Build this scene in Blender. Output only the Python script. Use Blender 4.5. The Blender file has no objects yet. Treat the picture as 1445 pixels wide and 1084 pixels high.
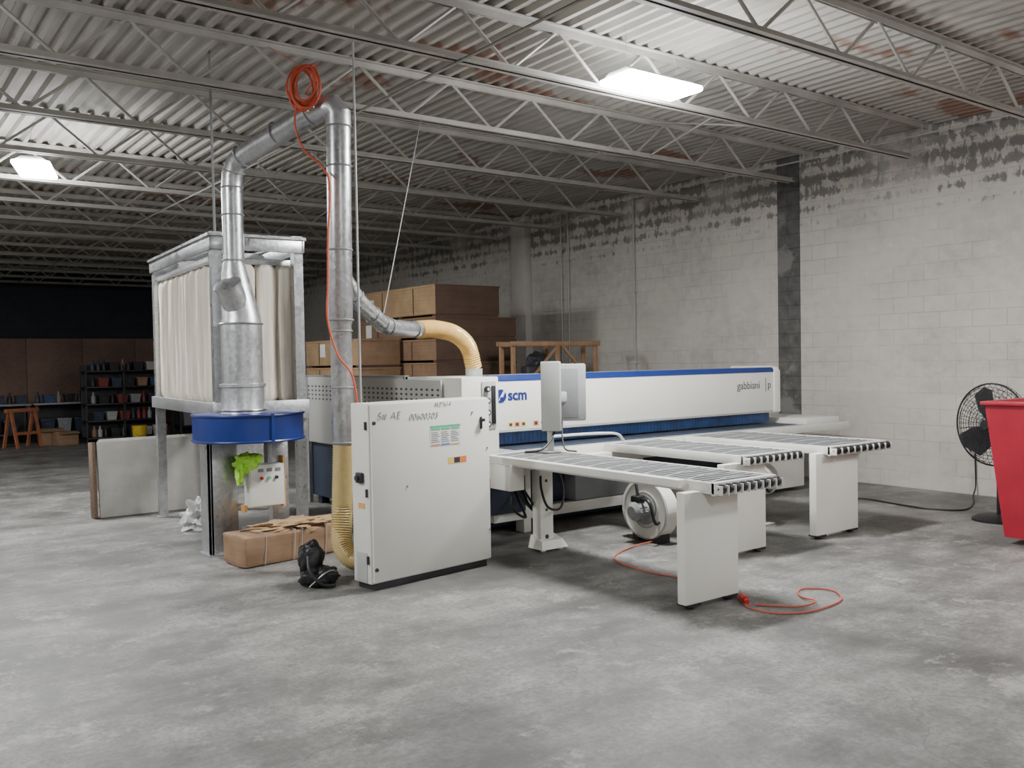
import bpy, bmesh, math, random
from mathutils import Vector, Matrix, noise
random.seed(7)
scene=bpy.context.scene
COL=scene.collection
pi=math.pi

# ------------------------------------------------------------ materials
class NG:
    def __init__(s,name):
        s.m=bpy.data.materials.new(name); s.m.use_nodes=True
        s.nt=s.m.node_tree; s.b=s.nt.nodes['Principled BSDF']
    def n(s,t,props=None,**ins):
        nd=s.nt.nodes.new(t)
        for k,v in (props or {}).items(): setattr(nd,k,v)
        for k,v in ins.items():
            key=int(k[1:]) if k[0]=='i' and k[1:].isdigit() else k.replace('_',' ')
            s.set(nd.inputs[key],v)
        return nd
    def set(s,sock,v):
        if isinstance(v,bpy.types.NodeSocket): s.nt.links.new(v,sock)
        else: sock.default_value=v
    def math(s,op,a,b=0.0,c=None):
        nd=s.n('ShaderNodeMath',{'operation':op},i0=a,i1=b)
        if c is not None: s.set(nd.inputs[2],c)
        return nd.outputs[0]
    def obj(s): return s.n('ShaderNodeTexCoord').outputs['Object']
    def noise(s,vec,scale,detail=4,rough=.6):
        return s.n('ShaderNodeTexNoise',Vector=vec,Scale=scale,Detail=detail,Roughness=rough).outputs['Fac']
    def map(s,vec,scale=(1,1,1),loc=(0,0,0),rot=(0,0,0)):
        return s.n('ShaderNodeMapping',Vector=vec,Location=loc,Rotation=rot,Scale=scale).outputs[0]
    def ramp(s,fac,st):
        nd=s.n('ShaderNodeValToRGB',Fac=fac); cr=nd.color_ramp
        while len(cr.elements)<len(st): cr.elements.new(.5)
        for e,(p,c) in zip(cr.elements,st):
            e.position=p; e.color=(c,c,c,1) if isinstance(c,(int,float)) else (*c[:3],1)
        return nd.outputs[0]
    def mix(s,f,a,b,mode='MIX'):
        nd=s.n('ShaderNodeMix',{'data_type':'RGBA','blend_type':mode})
        s.set(nd.inputs[0],f)
        for i,v in ((6,a),(7,b)):
            if isinstance(v,tuple): v=(*v[:3],1)
            s.set(nd.inputs[i],v)
        return nd.outputs[2]
    def sm(s,v,lo,hi):
        nd=s.n('ShaderNodeMapRange',{'interpolation_type':'SMOOTHSTEP'},i0=v,i1=lo,i2=hi); return nd.outputs[0]
    def bump(s,h,st=.3,dist=.01):
        nd=s.n('ShaderNodeBump',Height=h,Strength=st,Distance=dist); s.set(s.b.inputs['Normal'],nd.outputs[0])
    def P(s,**k):
        for a,v in k.items():
            if isinstance(v,tuple) and len(v)==3: v=(*v,1)
            s.set(s.b.inputs[a.replace('_',' ')],v)

def mat(name,c,rough=.5,metal=0.,var=.12,scale=6,bump=0.,bscale=60,emit=None,es=0,spec=None):
    g=NG(name); v=g.obj()
    f=g.noise(v,scale,5)
    lo=tuple(x*(1-var) for x in c); hi=tuple(min(1,x*(1+var)) for x in c)
    col=g.ramp(f,[(.3,lo),(.7,hi)])
    g.P(Base_Color=col,Metallic=metal)
    g.P(Roughness=g.math('MULTIPLY_ADD',f,.16,rough-.08))
    if spec is not None: g.P(Specular_IOR_Level=spec)
    if bump: g.bump(g.noise(v,bscale,3),bump,.004)
    if emit: g.P(Emission_Color=emit,Emission_Strength=es)
    return g.m

m_white=mat('white_powder_coat',(.70,.69,.635),.38,var=.04,scale=2)
m_cream=mat('warm_white_paint',(.74,.725,.66),.38,var=.04,scale=2)
m_lgray=mat('light_gray_paint',(.42,.42,.40),.45,var=.05)
m_mgray=mat('mid_gray_paint',(.22,.225,.225),.5,var=.08)
m_mon=mat('monitor_gray_paint',(.34,.345,.34),.5,var=.05)
m_bed=mat('table_bed_gray',(.30,.305,.295),.6,var=.08,spec=.3)
m_slat=mat('gray_table_slat',(.19,.195,.195),.75,var=.06,spec=.2)
m_tabd=mat('dark_table_gap',(.025,.027,.03),.8,var=.1,spec=.1)
m_strip=mat('pale_table_strip',(.50,.50,.48),.6,var=.05)
m_blue=mat('machine_blue',(.010,.030,.17),.35,var=.06)
m_drum=mat('drum_blue',(.007,.025,.165),.38,var=.08)
m_navy=mat('dark_navy_panel',(.022,.033,.058),.5,var=.2)
m_black=mat('black_rubber',(.010,.010,.011),.5,var=.2)
m_dark=mat('dark_steel',(.045,.045,.05),.5,metal=.4,var=.2)
m_alu=mat('brushed_aluminium',(.62,.63,.64),.34,metal=.75,var=.06)
m_orange=mat('orange_rubber',(.58,.095,.04),.5,var=.08)
m_cord=mat('red_orange_cord',(.50,.10,.06),.5,var=.08)
m_redpl=mat('red_plug_plastic',(.5,.02,.02),.4)
m_yel=mat('yellow_plastic',(.6,.42,.03),.45)
m_red=mat('red_bin_paint',(.33,.009,.026),.42,var=.15,scale=3)
m_hiviz=mat('hi_vis_fabric',(.45,.9,.08),.8,var=.15,scale=15)
m_bagw=mat('thin_white_plastic',(.55,.55,.53),.3,var=.12,scale=12)
m_wood=mat('pine_wood',(.32,.185,.10),.7,var=.2,scale=9)
m_owood=mat('orange_sawhorse_wood',(.34,.12,.05),.7,var=.2,scale=9)
m_sticker_w=mat('white_sticker',(.8,.8,.78),.5,var=.02)
m_sticker_y=mat('yellow_sticker',(.85,.62,.08),.5,var=.02)
m_sticker_g=mat('green_sticker',(.1,.5,.25),.5,var=.02)
m_sticker_b=mat('blue_sticker',(.03,.15,.55),.5,var=.02)
m_sticker_o=mat('orange_sticker',(.8,.22,.04),.5,var=.02)
m_ink=mat('dark_gray_ink',(.10,.10,.11),.7,var=.1)
m_ink2=mat('thin_marker_ink',(.22,.22,.225),.7,var=.15,scale=20)
m_glass=mat('dark_display_glass',(.03,.035,.05),.15,var=.1)
m_curtain=mat('blue_safety_curtain',(.016,.060,.19),.35,var=.45,scale=4)
m_amber=mat('orange_tape',(.65,.33,.10),.5)
m_dullw=mat('dull_white_plastic',(.32,.32,.31),.5)
m_dullb=mat('dull_blue_plastic',(.02,.05,.13),.5)
m_dullr=mat('dull_red_plastic',(.17,.025,.02),.5)
m_pil=mat('pilaster_paint',(.50,.47,.43),.7,var=.12,scale=1.5)

def galv(name,base=.52,rough=.36):
    g=NG(name); v=g.obj()
    vo=g.n('ShaderNodeTexVoronoi',Vector=v,Scale=38.0).outputs['Color']
    bw=g.n('ShaderNodeRGBToBW',Color=vo).outputs[0]
    n1=g.noise(v,3,4)
    f=g.math('ADD',g.math('MULTIPLY',bw,.35),g.math('MULTIPLY',n1,.65))
    g.P(Base_Color=g.ramp(f,[(.2,(base*.72,base*.73,base*.74)),(.75,(base*1.2,base*1.21,base*1.22))]),Metallic=.85)
    g.P(Roughness=g.math('MULTIPLY_ADD',bw,.14,rough-.04))
    return g.m
m_galv=galv('galvanised_steel',.48,.30)
m_galv2=galv('galvanised_sheet',.54,.36)

def corr_mat(name,c,rough=.35,trans=0):
    g=NG(name); v=g.obj(); f=g.noise(v,10,3)
    g.P(Base_Color=g.ramp(f,[(.3,tuple(x*.8 for x in c)),(.7,c)]),Roughness=rough,Transmission_Weight=trans)
    g.P(Coat_Weight=.3)
    return g.m
m_flex=corr_mat('amber_flex_hose',(.70,.45,.14))
m_flex2=corr_mat('amber_flex_hose_pale',(.55,.41,.17))

def cloth():
    g=NG('filter_cloth'); v=g.obj()
    n1=g.noise(g.map(v,(14,14,1.2)),1,5)
    g.P(Base_Color=g.ramp(n1,[(.3,(.55,.49,.39)),(.65,(.76,.70,.60))]),Roughness=.9)
    g.bump(n1,.5,.03)
    return g.m
m_cloth=cloth()

def cardboard(name,c):
    g=NG(name); v=g.obj()
    n1=g.noise(v,4,6); st=g.noise(g.map(v,(.6,.6,45)),1,2)
    f=g.math('ADD',g.math('MULTIPLY',n1,.6),g.math('MULTIPLY',st,.4))
    g.P(Base_Color=g.ramp(f,[(.3,tuple(x*.65 for x in c)),(.7,tuple(x*1.15 for x in c))]),Roughness=.85)
    g.bump(f,.3,.01)
    return g.m
m_card=cardboard('brown_cardboard',(.27,.165,.095))
m_card2=cardboard('tan_cardboard',(.44,.29,.155))
m_cardd=cardboard('dark_brown_board',(.115,.068,.046))
m_board=mat('melamine_board',(.42,.405,.37),.6,var=.12,scale=5)
m_boardedge=mat('chipboard_edge',(.15,.10,.065),.85,var=.3,scale=40)

def floor_mat():
    g=NG('stained_concrete'); v=g.obj()
    a=g.noise(v,.55,9,.68); b=g.noise(g.map(v,(1,1,1),(7,3,0)),2.1,10,.76); c=g.noise(v,34,4,.7)
    d=g.noise(g.map(v,(.35,1.6,1),(0,0,0),(0,0,.6)),1.1,8,.74)
    f=g.math('ADD',g.math('MULTIPLY',a,.40),g.math('ADD',g.math('MULTIPLY',b,.36),g.math('MULTIPLY',d,.24)))
    col=g.ramp(f,[(.42,(.070,.067,.062)),(.47,(.125,.120,.112)),(.52,(.200,.193,.180)),(.58,(.305,.295,.275))])
    col=g.mix(g.sm(c,.34,.60),g.mix(.5,col,(.08,.078,.074)),col)
    st=g.sm(g.noise(g.map(v,(1,1,1),(3,9,1)),.9,12,.80),.50,.60)
    col=g.mix(g.math('MULTIPLY',st,.45),col,(.085,.082,.077))
    st2=g.sm(g.noise(g.map(v,(1,1,1),(31,4,7)),3.2,12,.85),.55,.62)
    col=g.mix(g.math('MULTIPLY',st2,.5),col,(.065,.063,.06))
    lt=g.sm(g.noise(g.map(v,(1,1,1),(13,2,5)),1.6,12,.84),.53,.64)
    col=g.mix(g.math('MULTIPLY',lt,.55),col,(.40,.385,.36))
    sp=g.sm(g.noise(g.map(v,(1,1,1),(23,12,5)),8,6,.85),.60,.68)
    col=g.mix(g.math('MULTIPLY',sp,.5),col,(.05,.05,.047))
    wv=g.n('ShaderNodeTexNoise',Vector=v,Scale=1.3,Detail=8.0).outputs['Color']
    wob=g.n('ShaderNodeVectorMath',{'operation':'MULTIPLY_ADD'},i0=wv,i1=(.9,.9,.9),i2=g.map(v,(1,1,1),(2.2,1.1,0))).outputs[0]
    cr=g.n('ShaderNodeTexVoronoi',{'feature':'DISTANCE_TO_EDGE'},Vector=wob,Scale=.13).outputs['Distance']
    ck=g.math('SUBTRACT',1.0,g.sm(cr,.0003,.0012))
    col=g.mix(g.math('MULTIPLY',ck,.4),col,(.06,.06,.06))
    g.P(Base_Color=col)
    g.P(Roughness=g.math('MULTIPLY_ADD',b,.45,.34),Specular_IOR_Level=.4)
    g.bump(g.math('ADD',c,g.math('MULTIPLY',b,.7)),.2,.01)
    return g.m
m_floor=floor_mat()

def block_mat(name,axis,light=(.54,.505,.45),strip=True,peel=True):
    g=NG(name); v=g.obj()
    s=g.n('ShaderNodeSeparateXYZ',Vector=v); U=s.outputs[axis]; Z=s.outputs[2]
    uv=g.n('ShaderNodeCombineXYZ',X=U,Y=Z,Z=0.0).outputs[0]
    br=g.n('ShaderNodeTexBrick',{'offset':.5},Vector=uv,Color1=(.9,.9,.9,1),Color2=(1,1,1,1),Mortar=(.60,.60,.60,1),Scale=1.0,Mortar_Size=.007,Mortar_Smooth=.4,Bias=0.0,Brick_Width=.4,Row_Height=.2)
    n1=g.noise(uv,.8,8,.65); n2=g.noise(uv,6,6,.6)
    base=g.ramp(g.math('ADD',g.math('MULTIPLY',n1,.6),g.math('MULTIPLY',n2,.4)),[(.32,tuple(x*.74 for x in light)),(.5,light),(.7,tuple(x*1.14 for x in light))])
    mm=g.sm(g.noise(uv,1.1,4),.35,.62)
    col=g.mix(g.math('MULTIPLY',mm,.6),base,g.mix(1.0,base,br.outputs['Color'],'MULTIPLY'))
    if peel:
        pz=g.sm(Z,3.3,4.1)
        blot=g.noise(g.map(uv,(8.5,3.4,1)),1,7,.74)
        row=g.math('ABSOLUTE',g.math('SUBTRACT',g.math('FRACT',g.math('MULTIPLY',Z,5.0)),.5))
        thr=g.math('ADD',g.math('MULTIPLY',pz,.17),g.math('SUBTRACT',blot,g.math('MULTIPLY',row,.34)))
        pm=g.math('MULTIPLY',g.sm(thr,.52,.60),g.sm(Z,3.25,3.6))
        reg=g.sm(g.noise(g.map(uv,(.7,.5,1),(5,1,0)),1,4),.36,.52)
        pm=g.math('MULTIPLY',pm,g.math('MULTIPLY_ADD',reg,.55,.25))
        col=g.mix(pm,col,(.12,.115,.108))
        wp=g.sm(g.noise(g.map(uv,(3,5,1),(9,4,0)),1,6,.7),.60,.66)
        col=g.mix(g.math('MULTIPLY',wp,.35),col,(.66,.635,.59))
    if strip:
        mk=g.math('MULTIPLY',g.math('GREATER_THAN',U,7.79),g.math('LESS_THAN',U,8.17))
        dk=g.mix(1.0,g.ramp(n2,[(.3,(.065,.064,.06)),(.7,(.135,.132,.125))]),br.outputs['Color'],'MULTIPLY')
        dk=g.mix(g.sm(n1,.54,.6),dk,(.19,.185,.175))
        col=g.mix(mk,col,dk)
    g.P(Base_Color=col,Roughness=.72)
    h=g.math('ADD',g.math('MULTIPLY',br.outputs['Fac'],-.6),g.math('MULTIPLY',n2,.25))
    g.bump(h,.35,.012)
    return g.m
m_wallR=block_mat('painted_block_wall',1)
m_walldark=block_mat('shaded_block_wall',0,light=(.03,.036,.048),strip=False,peel=False)  # gloom of the far end is put into this near-black wall colour
m_wallL=block_mat('gray_block_wall',1,light=(.4,.39,.37),strip=False,peel=False)

def osb():
    g=NG('osb_board'); v=g.obj()
    n0=g.noise(g.map(v,(3,3,9)),3,6,.7); n1=g.noise(v,.6,6)
    g.P(Base_Color=g.ramp(g.math('ADD',g.math('MULTIPLY',n0,.4),g.math('MULTIPLY',n1,.6)),[(.3,(.06,.038,.032)),(.55,(.15,.09,.068)),(.75,(.24,.15,.11))]),Roughness=.85)
    return g.m
m_osb=osb()

def deck_mat():
    g=NG('painted_steel_deck'); v=g.obj()
    n1=g.noise(v,.45,6); n2=g.noise(g.map(v,(9,.6,1)),1,4)
    col=g.ramp(g.math('ADD',g.math('MULTIPLY',n1,.5),g.math('MULTIPLY',n2,.5)),[(.3,(.27,.25,.22)),(.7,(.46,.435,.39))])
    rs=g.sm(g.noise(g.map(v,(.45,.9,1),(4,2,0)),1,3),.60,.64)
    col=g.mix(g.math('MULTIPLY',rs,.7),col,(.22,.09,.05))
    g.P(Base_Color=col,Roughness=.7,Specular_IOR_Level=.25)
    return g.m
m_deck=deck_mat()
m_joist=mat('joist_gray_paint',(.37,.35,.315),.55,var=.2,scale=2)

def perf_mat():
    g=NG('perforated_white_sheet'); v=g.obj()
    s=g.n('ShaderNodeSeparateXYZ',Vector=v)
    fy=g.math('SUBTRACT',g.math('FRACT',g.math('MULTIPLY',s.outputs[1],10.0)),.5)
    fz=g.math('SUBTRACT',g.math('FRACT',g.math('MULTIPLY',s.outputs[2],20.0)),.5)
    l=g.math('SQRT',g.math('ADD',g.math('MULTIPLY',fy,fy),g.math('MULTIPLY',fz,fz)))
    dot=g.math('LESS_THAN',l,.24)
    band=g.math('MULTIPLY',g.math('GREATER_THAN',s.outputs[2],1.25),g.math('LESS_THAN',s.outputs[2],1.45))
    dot=g.math('MULTIPLY',dot,band)
    g.P(Base_Color=g.mix(dot,(.38,.375,.35),(.04,.04,.04)),Roughness=.5)
    return g.m
m_perf=perf_mat()

# ------------------------------------------------------------ builder
class B:
    def __init__(s): s.bm=bmesh.new(); s.X=None
    def _v(s,c):
        c=Vector(c)
        if s.X is not None: c=s.X@c
        return s.bm.verts.new(c)
    def box(s,x0,x1,y0,y1,z0,z1,bev=0,seg=2):
        v=[s._v((x,y,z)) for x in (x0,x1) for y in (y0,y1) for z in (z0,z1)]
        F=[(0,1,3,2),(4,6,7,5),(0,4,5,1),(2,3,7,6),(0,2,6,4),(1,5,7,3)]
        fs=[s.bm.faces.new([v[i] for i in f]) for f in F]
        if bev:
            es=list({e for f in fs for e in f.edges})
            bmesh.ops.bevel(s.bm,geom=es,offset=bev,segments=seg,affect='EDGES',profile=.5)
        return s
    def prism(s,poly,axis,a0,a1,bev=0):
        def P(p,q):
            return {'x':(q,p[0],p[1]),'y':(p[0],q,p[1]),'z':(p[0],p[1],q)}[axis]
        A=[s._v(P(p,a0)) for p in poly]; C=[s._v(P(p,a1)) for p in poly]
        n=len(poly); fs=[s.bm.faces.new(A),s.bm.faces.new(C[::-1])]
        for i in range(n):
            j=(i+1)%n; fs.append(s.bm.faces.new([A[i],C[i],C[j],A[j]]))
        if bev:
            es=list({e for f in fs for e in f.edges})
            bmesh.ops.bevel(s.bm,geom=es,offset=bev,segments=2,affect='EDGES',profile=.5)
        return s
    def hexa(s,bot,top):
        v=[s._v(c) for c in bot]+[s._v(c) for c in top]
        for f in [(3,2,1,0),(4,5,6,7),(0,1,5,4),(1,2,6,5),(2,3,7,6),(3,0,4,7)]: s.bm.faces.new([v[i] for i in f])
        return s
    def tube(s,pts,r,seg=12,closed=False,caps=True):
        pts=[Vector(p) for p in pts]; n=len(pts)
        if not hasattr(r,'__len__'): r=[r]*n
        T=[]
        for i in range(n):
            if closed: t=pts[(i+1)%n]-pts[i-1]
            else: t=pts[min(i+1,n-1)]-pts[max(i-1,0)]
            T.append(t.normalized())
        up=Vector((0,0,1)) if abs(T[0].z)<.9 else Vector((1,0,0))
        N=T[0].cross(up).normalized(); rings=[]
        for i in range(n):
            if i>0:
                N=(N-T[i]*N.dot(T[i]))
                N=N.normalized() if N.length>1e-6 else T[i].orthogonal().normalized()
            Bn=T[i].cross(N)
            rings.append([s._v(pts[i]+(N*math.cos(2*pi*k/seg)+Bn*math.sin(2*pi*k/seg))*r[i]) for k in range(seg)])
        m=n if closed else n-1
        for i in range(m):
            A=rings[i];C=rings[(i+1)%n]
            for k in range(seg):
                j=(k+1)%seg; s.bm.faces.new([A[k],A[j],C[j],C[k]])
        if caps and not closed:
            s.bm.faces.new(rings[0][::-1]); s.bm.faces.new(rings[-1])
        return s
    def cyl(s,p0,p1,r0,r1=None,seg=24): return s.tube([p0,p1],[r0,r0 if r1 is None else r1],seg)
    def circle(s,c,axis,R,r,n=32,seg=6):
        a=Vector(axis).normalized(); u=a.orthogonal().normalized(); w=a.cross(u); c=Vector(c)
        return s.tube([c+(u*math.cos(2*pi*i/n)+w*math.sin(2*pi*i/n))*R for i in range(n)],r,seg,closed=True)
    def blob(s,c,rad,amp=.15,freq=3,sub=4,seed=0,flat=None):
        r=bmesh.ops.create_icosphere(s.bm,subdivisions=sub,radius=1)
        c=Vector(c)
        for v in r['verts']:
            d=v.co.copy(); k=1+amp*noise.noise(d*freq+Vector((seed,seed*1.7,0)))+amp*.5*noise.noise(d*freq*2.7+Vector((0,seed,3)))
            q=Vector((d.x*rad[0]*k,d.y*rad[1]*k,d.z*rad[2]*k))+c
            if flat is not None and q.z<flat: q.z=flat
            v.co=q if s.X is None else s.X@q
        return s
def cat(pts,n=8):
    P=[Vector(p) for p in pts]; P=[P[0]*2-P[1]]+P+[P[-1]*2-P[-2]]; out=[]
    for i in range(1,len(P)-2):
        for k in range(n):
            t=k/n; a,b,c,d=P[i-1],P[i],P[i+1],P[i+2]
            out.append(.5*((2*b)+(c-a)*t+(2*a-5*b+4*c-d)*t*t+(3*b-a-3*c+d)*t**3))
    out.append(P[-2]); return out
def resample(pts,step):
    out=[pts[0]];acc=0
    for i in range(1,len(pts)):
        a=pts[i-1];b=pts[i];L=(b-a).length
        if L==0: continue
        while acc+L>=step:
            t=(step-acc)/L; a=a.lerp(b,t); out.append(a.copy()); L=(b-a).length; acc=0
        acc+=L
    return out
def flexpath(pts,r,step=.012,amp=.006):
    q=resample(cat(pts,16),step)
    return q,[r+(amp if i%2 else -amp) for i in range(len(q))]

INV={}
def setmat(o,mats):
    for m in (mats if isinstance(mats,(list,tuple)) else [mats]): o.data.materials.append(m)
def mesh(name,b,sharp=35):
    bmesh.ops.recalc_face_normals(b.bm,faces=b.bm.faces[:])
    for f in b.bm.faces: f.smooth=True
    me=bpy.data.meshes.new(name); b.bm.to_mesh(me); b.bm.free()
    me.set_sharp_from_angle(angle=math.radians(sharp)); return me
def thing(name,label,cat_,loc=(0,0,0),rz=0,group=None):
    e=bpy.data.objects.new(name,None); e.empty_display_size=.2; e.location=loc; e.rotation_euler=(0,0,rz); COL.objects.link(e)
    e['label']=label; e['category']=cat_
    if group: e['group']=group
    INV[e.name]=(Matrix.Translation(loc)@Matrix.Rotation(rz,4,'Z')).inverted(); return e
def part(par,name,b,m,label=None,local=False,sharp=35):
    inv=INV[par.name]
    if not local: bmesh.ops.transform(b.bm,matrix=inv,verts=b.bm.verts[:])
    o=bpy.data.objects.new(name,mesh(name,b,sharp)); COL.objects.link(o); setmat(o,m); o.parent=par
    INV[o.name]=inv
    if label: o['label']=label
    return o
def pbox(par,name,m,*a,label=None,local=False):
    b=B(); b.box(*a); return part(par,name,b,m,label,local)
def single(name,label,cat_,b,m,loc=(0,0,0),group=None,kind=None,sharp=35):
    bmesh.ops.transform(b.bm,matrix=Matrix.Translation(-Vector(loc)),verts=b.bm.verts[:])
    o=bpy.data.objects.new(name,mesh(name,b,sharp)); COL.objects.link(o); setmat(o,m); o.location=loc
    if label: o['label']=label
    if cat_: o['category']=cat_
    if group: o['group']=group
    if kind: o['kind']=kind
    INV[o.name]=Matrix.Translation(-Vector(loc))
    return o
def struct(name,b,m,label=None):
    o=single(name,label,None,b,m); o['kind']='structure'; return o
def copy_tree(o,par=None,**kw):
    c=o.copy(); COL.objects.link(c)
    if par is not None: c.parent=par
    for ch in list(o.children): copy_tree(ch,c)
    for k,v in kw.items(): setattr(c,k,v)
    return c
def text(par,name,s,size,mtx,m,label=None,ext=.0015,shear=0,spacing=1.0,ax='LEFT',bold=0):
    cu=bpy.data.curves.new(name,'FONT'); cu.body=s; cu.size=size; cu.extrude=ext; cu.shear=shear; cu.space_character=spacing; cu.align_x=ax; cu.offset=bold
    t=bpy.data.objects.new(name+'_tmp',cu); COL.objects.link(t)
    bpy.context.view_layer.update()
    me=bpy.data.meshes.new_from_object(t.evaluated_get(bpy.context.evaluated_depsgraph_get()))
    bpy.data.objects.remove(t); bpy.data.curves.remove(cu)
    me.transform(INV[par.name]@mtx)
    o=bpy.data.objects.new(name,me); me.materials.clear(); me.materials.append(m); COL.objects.link(o); o.parent=par
    INV[o.name]=INV[par.name]
    if label: o['label']=label
    return o
def faceY(x,y,z):
    return Matrix.Translation((x,y,z))@Matrix.Rotation(pi/2,4,'X')

# ------------------------------------------------------------ room
ZD=4.47
b=B(); b.box(-8.2,11.0,-4,29.2,-.2,0); struct('floor',b,m_floor)
b=B(); b.box(10.8,11.0,-4,29.2,0,ZD+.1); struct('wall_right',b,m_wallR)
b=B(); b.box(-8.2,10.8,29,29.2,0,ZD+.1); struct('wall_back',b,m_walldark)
b=B(); b.box(-8.2,-8.0,-4,29,0,ZD+.1); struct('wall_left',b,m_wallL)
b=B(); x=-8.2; pitch=.155; prof=[]
while x<11.0:
    prof+= [(x,ZD),(x+.045,ZD),(x+.07,ZD+.045),(x+.13,ZD+.045)]; x+=pitch
lo=[b._v((p[0],-4,p[1])) for p in prof]; hi=[b._v((p[0],29.2,p[1])) for p in prof]
for i in range(len(prof)-1): b.bm.faces.new([lo[i],lo[i+1],hi[i+1],hi[i]])
b.box(-8.2,11.0,-4,29.2,ZD+.06,ZD+.17)
struct('ceiling',b,m_deck)
b=B(); b.box(10.64,10.8,13.9,14.35,0,ZD,.01); struct('trim_1',b,m_pil)
b=B()
for i in range(10): b.box(-5+i*1.22,-5+i*1.22+1.212,24,24.05,0,2.4,.003)
struct('wall_partition',b,m_osb)

JH=.46
def joist():
    r=thing('roof_joist','gray painted open-web steel bar joist under the deck','roof joist',(0,0,ZD-JH),group='steel roof joists')
    X0,X1=-7.95,10.80
    b=B()
    for s in(-1,1):
        b.box(X0,X1,.012*s,.065*s,JH-.010,JH-.001); b.box(X0,X1,.012*s,.020*s,JH-.062,JH-.001)
    part(r,'top_chord',b,m_joist,local=True)
    b=B()
    for s in(-1,1):
        b.box(X0+.3,X1-.5,.012*s,.060*s,0,.009); b.box(X0+.3,X1-.5,.012*s,.020*s,0,.058)
    part(r,'bottom_chord',b,m_joist,local=True)
    b=B(); x=X0+.35; k=0; st=.50
    pts=[(X0+.05,0,JH-.02)]
    while x<X1-.5:
        pts.append((x,0,.025 if k%2==0 else JH-.03)); x+=st; k+=1
    pts.append((X1-.05,0,JH-.02))
    for i in range(len(pts)-1): b.cyl(pts[i],pts[i+1],.016,seg=6)
    part(r,'web_bars',b,m_joist,local=True)
    b=B(); b.box(X1-.12,X1,-.07,.07,JH-.13,JH-.01); part(r,'bearing_seat',b,m_joist,local=True)
    return r
J=joist(); Ys=[5.89+1.67*k for k in range(-4,14)]
J.location.y=Ys[0]
for y in Ys[1:]:
    c=copy_tree(J); c.location.y=y
for i,x in enumerate((-1.9,3.9)):
    b=B(); b.box(x-.014,x+.014,-.8,27.65,ZD-JH-.006,ZD-JH+.001); b.box(x-.014,x-.010,-.8,27.65,ZD-JH-.025,ZD-JH)
    single('bridging_bar','long thin steel angle tying the roof joists together','steel bar',b,m_joist,(x,0,ZD-JH),group='roof bridging angles')
# X-bracing between joists
for (x,k) in ((7.6,4),(7.6,5),(7.6,6),(0.6,6),(0.6,7),(0.6,5)):
    y=Ys[k]; 
    for s in (0,1):
        b=B(); b.cyl((x+.03*s,y+.06,ZD-JH+.03 if s else ZD-.05),(x+.03*s,y+1.61,ZD-.05 if s else ZD-JH+.03),.011,seg=6)
        single('cross_brace','thin diagonal steel brace between two roof joists','steel bar',b,m_joist,(x,y,ZD-JH),group='diagonal braces between joists')

for i,(y,z0,z1) in enumerate(((11.05,0,ZD),(12.75,0,ZD),(12.95,0,ZD))):
    b=B(); b.cyl((10.76,y,z0),(10.76,y,z1),.013,seg=10)
    for z in (z0+.4,z0+1.6,z0+2.8): b.box(10.74,10.8,y-.03,y+.03,z,z+.02)
    single('conduit_pipe','thin painted conduit clipped to the block wall','pipe',b,m_lgray,(10.76,y,z0),group='wall conduits')
b=B(); b.cyl((10.55,-3,ZD-.14),(10.55,20,ZD-.14),.010,seg=8)
for y in Ys[2:13]: b.cyl((10.55,y-.02,ZD-.14),(10.55,y-.02,ZD-.02),.006,seg=6)
single('conduit_pipe','long thin conduit running high along the block wall','pipe',b,m_lgray,(10.55,8,ZD-.14))

# ------------------------------------------------------------ lights
m_lens=mat('lit_lamp_lens',(1,1,1),.4,emit=(.90,.95,1,1),es=120)
LZ=4.05
def lamp():
    r=thing('high_bay_lamp','white linear LED high bay lamp hanging from the deck, lit','ceiling lamp',(0,0,LZ),group='high bay lamps')
    b=B(); b.prism([(-.17,0),(.17,0),(.10,.05),(-.10,.05)],'x',-.40,.40,.006); part(r,'housing',b,m_lgray,local=True)
    b=B(); b.box(-.43,.43,-.20,.20,-.055,-.002,.022,3); part(r,'lens',b,m_lens,local=True)
    for s in(-.3,.3):
        b=B(); b.cyl((s,0,.05),(s,0,ZD-LZ+.04),.0025,seg=6); part(r,'hanger',b,m_joist,local=True)
    return r
L=lamp(); pos=[(5.65,5.55),(1.90,11.87),(-1.2,6.6),(8.6,1.0),(1.6,-1.2),(-4.5,12.0),(-4.6,18.5)]  # last lamp is added out of view to brighten the far-end partition
pw=[215,165,185,105,95,120,170]
for i,(x,y) in enumerate(pos):
    o=L if i==0 else copy_tree(L)
    o.location=(x,y,LZ)
    if i==1: o.rotation_euler=(0,0,math.radians(75))
    ld=bpy.data.lights.new('lamp_light','AREA'); ld.shape='RECTANGLE'; ld.size=.80; ld.size_y=.34; ld.energy=pw[i]; ld.color=(1,.99,.975)
    lo=bpy.data.objects.new('lamp_light',ld); lo.location=(x,y,LZ-.065); COL.objects.link(lo); lo.rotation_euler=o.rotation_euler
    pd=bpy.data.lights.new('deck_fill','POINT'); pd.energy=pw[i]*(.5 if i<2 else .3); pd.shadow_soft_size=.15; pd.color=(.97,.985,1)  # added point fill under each lamp, brightens deck and joists
    po=bpy.data.objects.new('deck_fill',pd); po.location=(x,y,LZ-.30); COL.objects.link(po)
w=bpy.data.worlds.new('hall_ambient'); scene.world=w; w.use_nodes=True
w.node_tree.nodes['Background'].inputs[0].default_value=(1,.97,.93,1); w.node_tree.nodes['Background'].inputs[1].default_value=.50

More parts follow.
